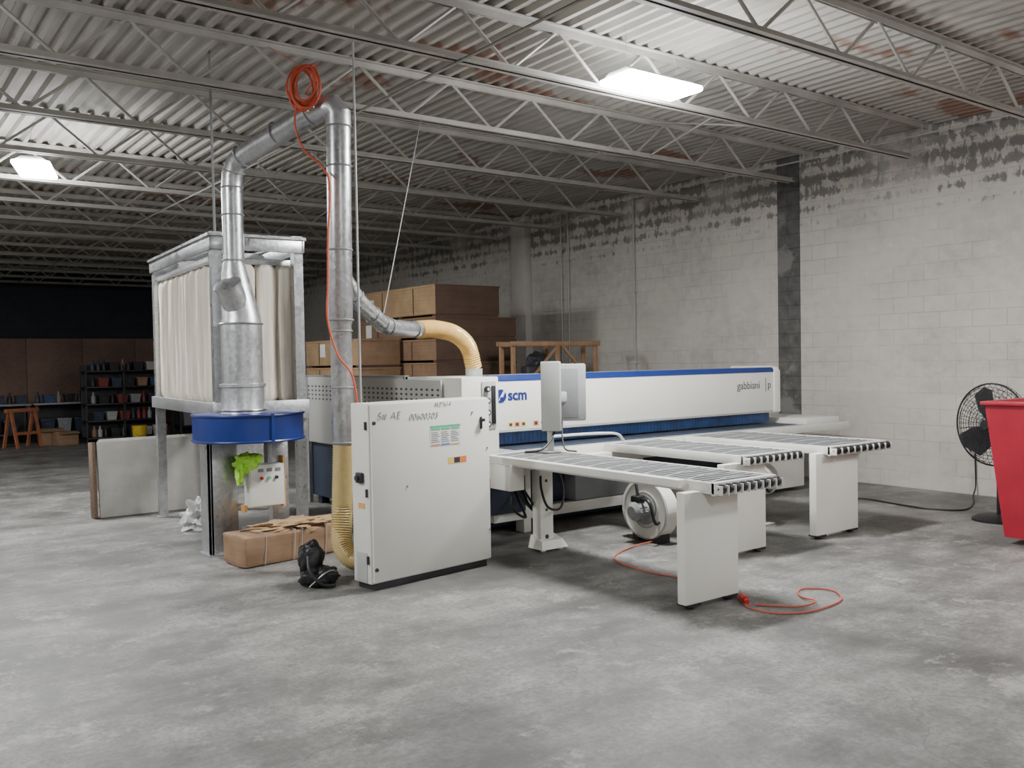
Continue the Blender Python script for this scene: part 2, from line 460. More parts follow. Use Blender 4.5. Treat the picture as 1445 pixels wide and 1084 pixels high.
# ------------------------------------------------------------ control cabinet
cab=thing('electrical_cabinet','tall white steel electrical cabinet with handwriting and warning stickers','electrical cabinet',(3.12,5.98,0),math.radians(7.5))
W,Dp,Ht=1.19,.25,1.395
b=B(); b.box(.03,W-.03,.03,Dp-.02,0,.055); part(cab,'plinth',b,m_dark,local=True)
b=B(); b.box(0,W,.025,Dp,.05,Ht,.006); part(cab,'body',b,m_white,local=True)
b=B(); b.box(.012,W-.004,0,.024,.062,Ht-.008,.005); door=part(cab,'door',b,m_white,local=True)
b=B(); b.box(1.085,1.105,-.012,0,1.14,1.24,.004); b.box(1.075,1.12,-.03,-.012,1.20,1.225,.004); part(door,'door_handle',b,m_black,local=True,label='black door handle')
for z in (.16,1.25):
    b=B(); b.cyl((.03,-.012,z),(.03,.0,z),.014,seg=12); part(door,'door_latch',b,m_dark,local=True)
for (x,z) in ((1.0,1.28),(1.16,.98),(.33,.75),(1.17,.3)):
    b=B(); b.cyl((x,-.006,z),(x,0,z),.008,seg=8); part(door,'screw',b,m_mgray,local=True)
for z in (.2,.7,1.2):
    b=B(); b.cyl((-.010,.05,z),(-.010,.05,z+.06),.010,seg=8); part(door,'hinge',b,m_dark,local=True)
def sticker(par,x0,x1,z0,z1,m,y=-.0015,name='sticker',label=None):
    b=B(); b.box(x0,x1,y,y+.0012,z0,z1); return part(par,name,b,m,local=True,label=label)
s=sticker(door,.56,.875,1.035,1.20,m_sticker_w,label='white instruction sticker with green and blue rows')
sticker(s,.565,.87,1.178,1.196,m_sticker_g,-.003,'sticker_band')
for i in range(3):
    sticker(s,.57+i*.1,.66+i*.1,1.16,1.172,m_sticker_g,-.003,'sticker_band')
    sticker(s,.57+i*.1,.66+i*.1,1.04,1.05,(m_sticker_o,m_sticker_b,m_sticker_y)[i],-.003,'sticker_band')
    for k in range(6): sticker(s,.572+i*.1,.655+i*.1-.01*(k%3),1.065+k*.015,1.069+k*.015,m_ink,-.003,'sticker_line')
sticker(door,.74,.79,.885,.935,m_sticker_y,label='yellow warning sticker')
sticker(door,.80,.93,.885,.935,m_sticker_o,label='orange warning sticker')
sticker(door,.805,.86,.89,.93,m_navy,-.003,label='black warning sticker')
cab_m=INV[cab.name].inverted()
def caby(x,z): return cab_m@Matrix.Translation((x,-.002,z))@Matrix.Rotation(pi/2,4,'X')
text(door,'handwriting','S# AE',.082,caby(.06,1.272),m_ink2,shear=.25,label='handwritten marker text',bold=-.0022,spacing=1.08)
text(door,'handwriting','.00600303',.068,caby(.34,1.255),m_ink2,shear=.25,label='handwritten marker text',bold=-.0018,spacing=1.05)
text(door,'handwriting','4527614',.05,caby(.60,1.345),m_ink2,shear=.25,label='faint handwritten marker text',bold=-.0015)
b=B(); b.box(-.006,0,.07,.20,.06,.28,.002); part(cab,'side_vent',b,m_lgray,local=True)
b=B(); b.box(-.004,0,.09,.17,.61,.65); part(cab,'side_label',b,m_amber,local=True,label='orange rating label')
b=B(); b.box(-.03,0,.09,.17,.80,.88,.01); b.cyl((-.03,.13,.84),(-.05,.13,.84),.02,seg=16); part(cab,'main_switch',b,m_dark,local=True)

# ------------------------------------------------------------ beam saw
saw=thing('beam_saw','long white panel saw with blue stripe and pressure beam housing','panel saw',(7.2,8.6,0))
XL,XR=5.12,9.60
b=B(); b.prism([(7.30,.985),(7.27,1.005),(7.27,1.50),(7.95,1.50),(7.95,.985)],'x',XL,XR,.004)
beam=part(saw,'beam_housing',b,m_cream)
b=B(); b.prism([(7.266,1.49),(7.266,1.52),(7.285,1.548),(7.32,1.552),(7.60,1.545),(7.60,1.49)],'x',XL,XR-.10); part(beam,'stripe',b,m_blue,label='dark blue top stripe')
b=B(); b.prism([(7.25,.98),(7.25,1.50),(7.29,1.555),(7.38,1.57),(7.96,1.57),(7.96,.98)],'x',XR-.10,XR+.02,.012); part(beam,'end_cap',b,m_cream)
b=B(); b.box(XL,XR-.12,7.262,7.29,.982,.996,.002); part(beam,'lower_rail',b,m_alu)
b=B(); b.box(XL-.1,XR-.1,7.60,7.95,1.49,1.545,.006); part(beam,'top_cover',b,m_lgray,label='gray top cover')
b=B(); n=28; b.prism([(5.235+.066*math.cos(2*pi*i/n),1.345+.066*math.sin(2*pi*i/n)) for i in range(n)],'y',7.262,7.271); em=part(beam,'emblem',b,m_blue,label='round blue emblem with white swoosh')
b=B(); b.prism([(5.20,1.30),(5.265,1.395),(5.32,1.44),(5.26,1.34),(5.265,1.335),(5.225,1.333),(5.215,1.30)],'y',7.259,7.263); part(em,'emblem_swoosh',b,m_cream,label='white swoosh')
text(beam,'lettering','scm',.15,faceY(5.325,7.268,1.30),m_blue,label='blue brand lettering',bold=.005)
text(beam,'lettering','gabbiani',.135,faceY(8.80,7.268,1.29),m_ink,label='thin dark gray model lettering')
text(beam,'lettering','p',.135,faceY(9.385,7.268,1.29),m_ink,label='thin dark gray model lettering')
b=B(); b.box(9.345,9.352,7.266,7.27,1.25,1.42); part(beam,'lettering_divider',b,m_ink)
for x,m in ((5.32,m_sticker_y),(5.40,m_sticker_o),(5.48,m_sticker_y),(5.64,m_sticker_o),(5.72,m_sticker_w),(5.78,m_sticker_y)):
    b=B(); b.box(x,x+.065,7.266,7.269,1.03,1.08); k=part(beam,'warning_sticker',b,m)
    b=B(); b.box(x+.015,x+.05,7.264,7.266,1.04,1.07); part(k,'pictogram',b,m_navy)
b=B(); b.box(XL,XR-.05,7.48,7.55,.84,.985); part(saw,'recess_panel',b,m_navy)
b=B(); x=XL+.05
while x<XR-.12:
    b.box(x,x+.05,7.35,7.353,.855,.985); x+=.053
part(saw,'safety_curtain',b,m_curtain)
b=B(); b.box(4.72,10.35,6.78,7.9,.805,.83,.004); bed=part(saw,'table_bed',b,m_bed)
b=B(); b.box(4.72,10.35,6.755,6.785,.75,.842,.005); part(bed,'front_rim',b,m_white)
b=B(); b.box(5.2,9.6,7.00,7.30,.83,.836); part(bed,'saw_line',b,m_navy)
b=B(); b.box(9.66,10.35,6.9,7.8,.80,.90,.006); part(bed,'end_block',b,m_white)
for z,r_ in ((1.16,.04),(1.28,.03)):
    b=B(); b.cyl((9.60,7.42,z),(9.70,7.42,z),.016,seg=10); b.blob((9.72,7.42,z),(r_,r_,r_),0,1,2); part(beam,'end_knob',b,m_black)
b=B(); b.tube(cat([(5.58,6.95,.842),(5.55,6.88,.93),(5.68,6.84,.95),(6.3,6.80,.935),(6.5,6.85,.84)],8),.014,10); part(saw,'guard_tube',b,m_white)
b=B(); b.box(4.85,9.55,7.25,7.85,.06,.80,.01); part(saw,'base_frame',b,m_navy,label='dark blue steel base')
pbox(saw,'base_panel',m_navy,4.74,5.34,7.02,7.25,.22,.72,.01,label='dark blue lower panel')
pbox(saw,'lower_rail',m_cream,5.0,8.9,7.08,7.2,.13,.24,.006)
pbox(saw,'upper_rail',m_cream,5.0,8.9,7.1,7.2,.68,.79,.006)
for x in (5.35,6.9,8.55): pbox(saw,'front_leg',m_cream,x,x+.09,7.07,7.21,.0,.79,.005)
pbox(saw,'end_cover',m_cream,8.70,9.75,7.0,7.25,.05,.77,.01)
pbox(saw,'access_panel',m_mgray,6.0,6.8,7.05,7.24,.25,.68,.01)
pbox(saw,'cross_beam',m_white,4.72,8.6,6.62,6.755,.68,.77,.008)
b=B(); b.box(4.95,5.10,6.30,6.42,.05,.77,.012); col=part(saw,'support_column',b,m_cream)
b=B(); b.hexa([(4.90,6.22,0.02),(5.20,6.22,0.02),(5.20,6.42,0.02),(4.90,6.42,0.02)],[(4.93,6.26,.09),(5.17,6.26,.09),(5.17,6.42,.13),(4.93,6.42,.13)])
b.cyl((4.95,6.27,0),(4.95,6.27,.03),.025,seg=12); b.cyl((5.15,6.27,0),(5.15,6.27,.03),.025,seg=12)
part(col,'column_foot',b,m_cream)
for z,r_ in ((.12,.02),(.36,.012),(.62,.014)):
    b=B(); b.cyl((5.02,6.296,z),(5.02,6.302,z),r_,seg=12); part(col,'bolt_hole',b,m_dark)
b=B(); b.box(4.60,5.02,7.0,8.0,.80,1.545,.012); cu_=part(saw,'control_housing',b,m_cream)
b=B(); b.box(4.82,4.98,6.985,7.0,1.06,1.50,.006); cp=part(cu_,'button_plate',b,m_lgray)
for z in (1.10,1.21,1.32,1.43):
    b=B(); b.cyl((4.87,6.985,z),(4.87,6.955,z),.028,seg=16); bt=part(cp,'push_button',b,m_black)
    b=B(); b.cyl((4.87,6.954,z),(4.87,6.95,z),.014,seg=12); part(cp,'button_cap',b,m_sticker_w)
pbox(cp,'switch_strip',m_black,4.925,4.97,6.975,6.986,1.1,1.46,.003)
pbox(saw,'arm_bracket',m_cream,4.62,5.05,6.58,7.0,.64,.79,.015)
pbox(saw,'side_bracket',m_cream,4.62,4.78,6.30,6.60,.56,.79,.01)
b=B(); b.box(4.58,4.61,8.0,10.42,.75,1.55,.004); gl=part(saw,'side_guard',b,m_perf)
b=B(); b.box(4.575,4.625,8.0,10.44,1.54,1.56,.004); b.box(4.575,4.62,8.0,8.04,.1,1.55); b.box(4.575,4.62,10.38,10.44,.0,1.55); part(gl,'guard_frame',b,m_mgray)
pbox(saw,'rear_guard',m_mgray,4.6,9.6,10.40,10.43,.75,1.45,.004)
pbox(saw,'side_panel',m_perf,4.56,4.58,7.3,9.15,1.02,1.52,.004)
pbox(saw,'rear_table',m_mgray,4.65,9.55,7.95,10.4,.80,.85)
for x in (4.65,6.3,8.0,9.45):
    for y in (8.2,10.2): pbox(saw,'rear_leg',m_navy,x,x+.1,y,y+.1,0,.8)
pbox(saw,'side_skirt',m_navy,4.62,4.66,8.0,10.4,.10,.75)
b=B(); b.cyl((5.06,7.47,1.54),(5.06,7.47,1.62),.085,seg=24); part(saw,'dust_port',b,m_lgray)
for k,(x,y) in enumerate(((4.80,6.5),(4.90,6.52),(4.86,6.45))):
    b=B(); b.tube(cat([(x,y,.66),(x-.05,y-.05,.40+.1*k),(x+.12,y-.02,.28+.05*k),(x+.3,y+.3,.35),(x+.5,y+.7,.5)],8),.012,8)
    part(saw,'cable',b,m_black)
b=B(); b.tube(cat([(4.98,6.33,.70),(4.92,6.24,.55),(4.96,6.20,.40),(5.12,6.22,.38),(5.2,6.28,.55),(5.16,6.32,.75)],8),.011,8); part(saw,'cable',b,m_black)

# ------------------------------------------------------------ air-float tables
def air_table(X0,X1,Y0,Y1,leg,label,z=.85):
    r=thing('air_float_table',label,'machine table',(X0,Y0,0),group='air cushion tables of the panel saw')
    b=B(); b.box(X0+.02,X1-.02,Y0+.05,Y1,z-.055,z-.016,.004); part(r,'tray',b,m_lgray)
    b=B(); b.box(X0+.022,X1-.022,Y0+.09,Y1,z-.016,z-.010); su=part(r,'surface',b,m_tabd,label='dark table surface between gray slats')
    b=B(); y=Y0+.10
    while y<Y1-.05: b.box(X0+.03,X1-.03,y,y+.034,z-.012,z,.0015,1); y+=.070
    part(su,'cross_slats',b,m_slat)
    b=B(); n=int((Y1-Y0)/.21); c=(X0+X1)/2
    for i in range(n):
        ya=Y0+.12+i*.21
        for p,q in (((X0+.03,ya),(c,ya+.105)),((c,ya+.105),(X1-.03,ya))):
            if q[1]>Y1 or p[1]>Y1: continue
            b.prism([(p[0],p[1]),(q[0],q[1]),(q[0],q[1]+.008),(p[0],p[1]+.008)],'z',z-.001,z+.0025)
    part(su,'diagonal_strip',b,m_strip)
    for (a0,a1) in ((X0,X0+.022),(X1-.022,X1)):
        b=B(); b.box(a0,a1,Y0+.06,Y1,z-.075,z+.004,.004); part(r,'side_rail',b,m_white)
    b=B(); b.box(X0,X1,Y0+.055,Y0+.09,z-.085,z+.006,.005)
    nr=9; st=(X1-X0)/nr
    for i in range(nr+1):
        x=X0+i*st-.006; x=min(max(x,X0),X1-.012); b.box(x,x+.012,Y0-.005,Y0+.06,z-.075,z-.012,.002)
    part(r,'roller_bracket',b,m_white)
    b=B(); b.cyl((X0,Y0+.025,z-.035),(X1,Y0+.025,z-.035),.008,seg=8); part(r,'roller_axle',b,m_alu)
    for i in range(nr):
        x=X0+i*st+.014; e=st-.034; b=B(); b.tube([(x,Y0+.025,z-.035),(x+.006,Y0+.025,z-.035),(x+e-.006,Y0+.025,z-.035),(x+e,Y0+.025,z-.035)],[.026,.034,.034,.026],16); part(r,'roller',b,m_black,label='black rubber roller')
    lx0,lx1,ly=leg
    b=B(); b.box(lx0,lx1,ly,ly+.075,.035,z-.06,.005); lg=part(r,'leg',b,m_cream,label='wide white sheet metal leg')
    for x in (lx0+.08,lx1-.08):
        b=B(); b.box(x-.06,x+.06,ly-.01,ly+.1,.02,.036); b.cyl((x,ly+.04,0),(x,ly+.04,.022),.03,seg=16); part(lg,'foot_pad',b,m_black)
    return r
air_table(4.66,5.31,3.99,6.72,(4.49,5.03,4.16),'gray air cushion table with black rollers on one wide white leg')
air_table(6.11,6.86,4.93,6.72,(5.90,6.44,5.02),'gray air cushion table with black rollers on one wide white leg')
air_table(7.27,8.18,4.88,6.72,(7.14,7.80,5.0),'gray air cushion table with black rollers on one wide white leg')
b=B(); b.box(4.59,4.64,4.3,6.7,.80,.858,.006); single('squaring_fence','white aluminium squaring fence along the table edge','fence rail',b,m_white,(4.58,5.4,.79))

# ------------------------------------------------------------ blowers
def blower(cx,cy,R,label,up=0):
    r=thing('blower_fan',label,'blower',(cx,cy,up),group='table air blowers')
    C=R*1.08+up
    n=40; pts=[]
    for i in range(n):
        t=2*pi*i/n; rr=R*(1+.16*(i/n)); pts.append((cy+rr*math.cos(t+pi/2),C+rr*.92*math.sin(t+pi/2)))
    b=B(); b.prism(pts,'x',cx-.05,cx+.09,.008); part(r,'scroll_housing',b,m_cream)
    b=B(); b.circle((cx-.055,cy,C),(1,0,0),R*.97,.008,40,6); b.circle((cx-.055,cy,C),(1,0,0),R*.6,.008,32,6); part(r,'rim',b,m_lgray)
    b=B(); b.tube([(cx-.05,cy,C),(cx-.07,cy,C),(cx-.071,cy,C)],[R*.5,R*.5,R*.4],28); part(r,'inlet_plate',b,m_mgray)
    b=B(); b.tube([(cx-.07,cy,C),(cx-.09,cy,C),(cx-.20,cy,C),(cx-.23,cy,C)],[.08,.085,.085,.05],20)
    for k in range(12):
        t=2*pi*k/12; c,s=math.cos(t),math.sin(t); b.cyl((cx-.1,cy+.085*c,C+.085*s),(cx-.19,cy+.085*c,C+.085*s),.006,seg=6)
    mo=part(r,'motor',b,m_mgray)
    b=B(); b.box(cx-.19,cx-.10,cy-.05,cy+.05,C+.08,C+.14,.01); part(mo,'terminal_box',b,m_black)
    b=B(); b.tube(cat([(cx-.14,cy-.05,C+.11),(cx-.18,cy-.18,C+.10),(cx-.15,cy-.22,C-.08),(cx-.02,cy-.16,C-.1)],8),.014,8); part(mo,'cable',b,m_black)
    b=B(); b.tube(cat([(cx-.14,cy,C+.13),(cx-.12,cy+.05,C+.28),(cx,cy+.15,C+(.30 if up else .36))],8),.014,8); part(mo,'cable',b,m_black)
    if up:
        b=B(); b.box(cx-.03,cx+.07,cy-.02,cy+.02,0,up+.04); b.box(cx-.06,cx+.1,cy-.12,cy+.12,0,.02); part(r,'stand_bracket',b,m_lgray)
    else:
        for s in (-1,1):
            b=B(); b.box(cx-.04,cx+.08,cy+s*.14-.04,cy+s*.14+.04,0,.14); part(r,'mounting_foot',b,m_dark)
    return r
blower(5.98,5.98,.275,'round cream centrifugal blower with gray motor under the tables')
blower(7.40,5.85,.17,'small cream centrifugal blower on a stand under a table',.28)

# ------------------------------------------------------------ operator console
con=thing('operator_console','gray and white monitor console on a swing arm, seen from behind','monitor',(5.1,6.45,.85),0)
MX=Matrix.Translation((5.43,6.46,1.385))@Matrix.Rotation(math.radians(-24),4,'Z')
b=B(); b.X=MX; b.box(-.16,.16,-.045,.04,-.26,.27,.015); mh=part(con,'monitor_housing',b,m_mon)
b=B(); b.X=MX; b.box(-.14,.08,-.058,-.044,-.23,.23,.006); part(mh,'rear_cover',b,m_mgray)
b=B(); b.X=MX; b.box(-.14,.14,.039,.043,-.2,.2); part(mh,'screen',b,m_glass)
b=B(); b.X=Matrix.Translation((5.15,6.37,1.36))@Matrix.Rotation(math.radians(-52),4,'Z'); b.box(-.09,.09,-.03,.03,-.31,.32,.012); part(con,'side_housing',b,m_lgray)
pbox(con,'arm',m_lgray,5.15,5.43,6.42,6.48,1.30,1.40,.01)
b=B(); b.cyl((5.16,6.40,.858),(5.16,6.40,1.1),.03,seg=16); b.box(5.08,5.24,6.34,6.46,.854,.87,.005); part(con,'arm_post',b,m_lgray)
b=B(); b.tube(cat([(5.3,6.45,1.13),(5.1,6.32,.98),(4.95,6.28,.9),(4.85,6.38,.88)],8),.01,8); part(con,'cable',b,m_black)
b=B(); b.tube(cat([(5.32,6.42,1.15),(5.2,6.28,1.0),(5.15,6.18,.9),(5.28,6.18,.87)],8),.007,8); part(con,'cable',b,m_black)

# ------------------------------------------------------------ dust collector
dc=thing('dust_collector','galvanised dust collector with cloth filter bags and blue fan ring','dust collector',(3.1,9.2,0))
x0,x1,y0,y1=2.62,3.50,8.12,10.62
RT=Matrix.Translation((2.68,8.12,0))@Matrix.Rotation(math.radians(-3.2),4,'Z')@Matrix.Translation((-2.62,-8.12,0))
def fp(name,m,*boxes,label=None):
    b=B(); b.X=RT
    for a in boxes: b.box(*a)
    return part(dc,name,b,m,label)
def post(x,y,w=.09,d=.09,z1=2.9,z0=0):
    b=B(); b.X=RT; b.prism([(x,y),(x+w,y),(x+w,y+.006),(x+.006,y+.006),(x+.006,y+d-.006),(x+w,y+d-.006),(x+w,y+d),(x,y+d)],'z',z0,z1)
    b.box(x-.02,x+w+.02,y-.02,y+d+.02,0,.012); return b
for (x,y) in ((x0+.02,y0+.02),(x1-.1,y0+.02),(x0+.02,y1-.11),(x1-.1,y1-.11)):
    part(dc,'frame_post',post(x,y),m_galv)
bx=[]
for (xa,xb,ya,yb) in ((x0,x1,y0,y0+.03),(x0,x1,y1-.03,y1),(x0,x0+.03,y0,y1),(x1-.03,x1,y0,y1)):
    bx.append((xa,xb,ya,yb,2.74,2.86,.003))
    bx.append((xa-.02 if xb-xa<.1 else xa,xb+.02 if xb-xa<.1 else xb,ya-.02 if yb-ya<.1 else ya,yb+.02 if yb-ya<.1 else yb,2.86,2.885))
bx+=[(x0,x1,9.30,9.36,2.76,2.86),(x0+.3,x0+.36,y0,y1,2.78,2.85)]
fp('top_frame',m_galv,*bx)
fp('bag_plate',m_galv2,(x0,x1,y0,y1,1.28,1.34,.004),(x0-.01,x1+.01,y0-.012,y0+.02,1.18,1.36,.003),(x0-.012,x0+.02,y0,y1,1.24,1.36,.003))
fp('upper_plenum',m_galv2,(x0+.05,x1-.05,y0+.25,y1-.1,2.64,2.70,.004))
b=B(); b.box(2.60,2.845,8.02,8.10,0,1.05,.004); b.box(2.60,2.62,8.02,8.30,0,1.05); b.box(2.56,2.88,7.99,8.3,0,.012); part(dc,'support_leg',b,m_galv)
b=B(); b.box(3.16,3.32,8.0,8.10,.0,1.05,.004); part(dc,'support_leg',b,m_galv)
fp('hopper_sheet',m_galv2,(x0+.12,x1-.12,9.1,9.12,.55,1.28))
def bagmesh():
    b=B(); n=30; seg=28
    rings=[]
    for i in range(n+1):
        t=i/n; z=1.34+t*1.30
        e=min(1,min(t,1-t)/.05); base=.072+.033*math.sqrt(e)*(1-.12*math.sin(t*pi))
        ring=[]
        for k in range(seg):
            a=2*pi*k/seg
            rr=base*(1+.16*noise.noise(Vector((math.cos(a)*2.2,math.sin(a)*2.2,z*1.3)))+.09*math.cos(a*7+2*noise.noise(Vector((0,0,z*2)))))
            ring.append(b._v((rr*math.cos(a),rr*math.sin(a),z)))
        rings.append(ring)
    for i in range(n):
        for k in range(seg):
            j=(k+1)%seg; b.bm.faces.new([rings[i][k],rings[i][j],rings[i+1][j],rings[i+1][k]])
    b.bm.faces.new(rings[0][::-1]); b.bm.faces.new(rings[-1])
    return b
bp=[]
for i in range(10): bp.append((2.78,8.40+i*.222,i*1.3))
for i in range(3): bp.append((2.99+i*.20,8.38,2+i*1.9))
for i in range(4): bp.append((3.39,8.62+i*.222,i*.9))
fb=part(dc,'filter_bag',bagmesh(),m_cloth,local=True,label='cream cloth filter bag',sharp=80)
for i,(x,y,rz) in enumerate(bp):
    o=fb if i==0 else fb.copy()
    if i: COL.objects.link(o); o.parent=dc
    P=RT@Vector((x,y,0))
    o.location=(P.x-3.1,P.y-9.2,0); o.rotation_euler=(0,0,rz)
cx,cy=2.90,7.86
b=B(); b.tube([(cx,cy,1.035),(cx,cy,1.04),(cx,cy,1.27),(cx,cy,1.275)],[.455,.475,.475,.455],56); ring=part(dc,'fan_ring',b,m_drum,label='blue painted fan ring')
b=B(); b.circle((cx,cy,1.265),(0,0,1),.478,.012,56,6); b.circle((cx,cy,1.045),(0,0,1),.478,.012,56,6); part(ring,'ring_flange',b,m_drum)
b=B(); b.box(cx+.02,cx+.045,cy-.49,cy-.47,1.03,1.28); part(ring,'seam_bracket',b,m_blue)
dx,dy=2.865,7.885
b=B(); b.tube([(dx,dy,1.27),(dx,dy,1.32),(dx,dy,1.50),(dx,dy,1.505),(dx,dy,1.53),(dx,dy,1.535),(dx,dy,2.06)],[.20,.185,.185,.20,.20,.178,.178],40); part(dc,'inlet_cylinder',b,m_galv2)
for z,R in ((2.06,.182),(1.30,.20)):
    b=B(); b.circle((dx,dy,z),(0,0,1),R,.010,40,6); part(dc,'inlet_band',b,m_galv)

# ducts
ex,ey=2.825,7.92
dt=thing('extraction_duct','shiny galvanised round duct from dust collector to saw','duct',(dx,dy,2.0))
b=B(); b.tube([(dx,dy,2.065),(dx,dy,2.12),(ex,ey,2.52),(ex,ey,2.6)],[.175,.165,.11,.092],36); part(dt,'tapered_reducer',b,m_galv2)
b=B(); b.tube([(dx,dy,2.12),(dx-.10,dy-.07,2.30),(dx-.145,dy-.10,2.385)],[.105,.115,.115],32); br=part(dt,'side_branch',b,m_galv2)
b=B(); b.tube([(dx-.143,dy-.099,2.38),(dx-.155,dy-.107,2.40),(dx-.16,dy-.11,2.408)],[.122,.122,.10],32); part(br,'end_cap',b,m_galv)
P=[(ex,ey,2.58),(ex,ey,3.26),(ex+.005,ey-.005,3.37),(ex+.03,ey-.06,3.48),(ex+.08,ey-.17,3.54),(3.18,6.98,3.76)]
b=B(); b.tube(P,.092,32); part(dt,'riser_duct',b,m_galv)
b=B(); b.tube([(3.16,7.02,3.755),(3.23,6.89,3.785),(3.29,6.82,3.785),(3.32,6.80,3.73),(3.32,6.80,3.62)],[.094,.101,.103,.103,.103],32,); part(dt,'elbow',b,m_galv2,sharp=18)
b=B(); b.tube([(3.32,6.80,3.66),(3.30,6.80,2.05),(3.30,6.80,2.0),(3.29,6.78,1.03)],[.100,.100,.088,.088],32); part(dt,'drop_duct',b,m_galv)
for (p,ax,R) in (((ex,ey,2.62),(0,0,1),.094),((ex,ey,3.02),(0,0,1),.094),((ex,ey,3.26),(0,0,1),.094),((ex+.01,ey-.02,3.40),(.1,-.3,1),.094),((ex+.055,ey-.12,3.52),(.4,-1,.5),.094),
     ((3.03,7.38,3.655),(.28,-.66,.2),.094),((3.17,7.0,3.76),(.28,-.66,.2),.096),((3.32,6.8,3.62),(0,0,1),.103),((3.315,6.8,3.30),(0,0,1),.102),((3.305,6.8,2.62),(0,0,1),.102),((3.30,6.8,2.05),(0,0,1),.102),((3.30,6.8,1.96),(0,0,1),.091),((3.295,6.79,1.5),(0,0,1),.091),((3.29,6.78,1.05),(0,0,1),.091)):
    b=B(); b.circle(p,ax,R,.008,32,6); part(dt,'clamp_band',b,m_mgray)
BP=cat([(3.33,6.82,2.42),(3.50,6.86,2.21),(3.72,6.93,2.06),(3.84,6.98,2.01),(4.27,7.18,1.99)],6)
b=B(); b.tube(BP,.07,24); part(dt,'branch_duct',b,m_galv)
for i in (5,10,15,18,len(BP)-2):
    b=B(); b.circle(BP[i],BP[i+1]-BP[i],.072,.008,24,6); part(dt,'clamp_band',b,m_mgray)
b=B(); b.cyl((3.43,6.73,ZD+.04),(3.43,6.73,1.1),.010,seg=8); single('conduit_pipe','thin vertical conduit dropping beside the duct','pipe',b,m_lgray,(3.43,6.73,1.1))
b=B(); b.cyl((3.78,6.95,2.12),(4.55,7.54,ZD-JH+.03),.005,seg=6); single('hanger_wire','thin wire holding the branch duct from the joists','wire',b,m_mgray,(3.78,6.95,2.1))
b=B(); b.cyl((2.74,8.15,2.88),(2.73,8.15,ZD+.04),.012,seg=8); single('hanger_rod','threaded steel rod from collector frame up to the roof','rod',b,m_mgray,(2.74,8.15,2.88))
b=B(); b.cyl((3.2,6.95,3.87),(3.15,7.54,ZD-JH+.02),.005,seg=6); single('hanger_wire','thin wire holding the duct elbow from the joists','wire',b,m_mgray,(3.3,6.82,3.93))

q,rr=flexpath([(4.25,7.17,1.99),(4.5,7.28,2.0),(4.78,7.38,1.96),(4.98,7.45,1.84),(5.06,7.47,1.62)],.080,.011,.005)
b=B(); b.tube(q,rr,24); single('flexible_hose','amber ribbed flexible hose arching onto the saw','hose',b,m_flex,(5.06,7.47,1.6),sharp=80)
q,rr=flexpath([(3.29,6.78,1.03),(3.275,6.77,.8),(3.25,6.75,.45),(3.22,6.70,.24),(3.26,6.60,.13),(3.34,6.48,.12)],.084,.011,.0045)
b=B(); b.tube(q,rr,24); single('flexible_hose','yellow ribbed hose hanging to the floor behind the cabinet','hose',b,m_flex2,(3.25,6.75,.1),sharp=80)

# tangled orange hose coil: one continuous hose wound in uneven loops
b=B(); pts=[]; N=10
for k in range(N):
    Rz=.15+.035*((k*7)%5)/4; Rx=Rz*(.55+.20*((k*3)%4)/3); cz=3.94-.02*((k*5)%3); tl=.34*(((k*4)%7)/6-.5)
    for i in range(30):
        t=2*pi*i/30; lx=Rx*math.cos(t); lz=Rz*math.sin(t)
        rx=lx*math.cos(tl)-lz*math.sin(tl); rz_=lx*math.sin(tl)+lz*math.cos(tl)
        f=(k+i/30)/N
        pts.append(Vector((3.06,6.83+.09*f,cz))+Vector((.80,-.59,0))*rx+Vector((0,0,rz_)))
sm=[sum((pts[max(0,min(len(pts)-1,i+d))] for d in range(-3,4)),Vector())/7 for i in range(len(pts))]
b.tube(sm,.009,8)
coil=single('air_hose_coil','tangled coil of orange air hose tied near the roof joists','hose',b,m_orange,(3.06,6.86,3.9))
b=B(); b.tube(cat([(3.02,6.92,3.80),(3.0,6.93,3.62),(3.05,6.88,3.42),(3.17,6.80,3.28),(3.17,6.67,3.1),(3.14,6.66,2.7),(3.13,6.66,2.34),(3.12,6.66,2.05),(3.19,6.64,1.77),(3.30,6.60,1.58),(3.34,6.58,1.2),(3.36,6.56,1.0)],8),.0085,8)
single('air_hose','thin orange air hose hanging beside the duct','hose',b,m_orange,(3.15,6.7,1.0))
b=B(); b.tube(cat([(3.1,6.88,4.1),(3.2,6.95,4.14),(3.3,7.2,4.12),(3.35,7.5,4.06)],8),.0085,8); b.cyl((3.05,6.88,4.08),(3.05,7.54,ZD-.05),.004,seg=6)
single('air_hose','orange air hose running from the coil up to a joist','hose',b,m_orange,(3.1,6.9,4.1))

sb=thing('starter_box','white starter box with buttons taped to the collector leg','control box',(3.05,7.92,.42))
b=B(); b.box(2.89,3.22,7.86,7.995,.42,.80,.01); bx_=part(sb,'body',b,m_white)
pbox(bx_,'lid',m_white,2.90,3.21,7.85,7.861,.43,.79,.004)
for i,(x,m) in enumerate(((3.0,m_redpl),(3.07,m_sticker_g),(3.14,m_dark))):
    b=B(); b.cyl((x,7.85,.68),(x,7.83,.68),.015,seg=12); part(bx_,'push_button',b,m)
for x in (2.97,3.05,3.13): pbox(bx_,'meter_label',m_mgray,x,x+.05,7.846,7.851,.735,.765)
for a in ((3.225,3.245,7.9,7.995,.40,.86),(2.86,2.885,7.9,7.995,.38,.44),(2.86,2.885,7.9,7.995,.76,.84)): pbox(sb,'tape',m_amber,*a,label='orange tape strip')
b=B(); b.blob((2.88,7.88,.83),(.10,.07,.075),.5,2.4,4,3); b.blob((2.81,7.87,.74),(.035,.05,.10),.5,3,3,6); b.blob((2.95,7.87,.86),(.07,.06,.045),.5,3,3,9)
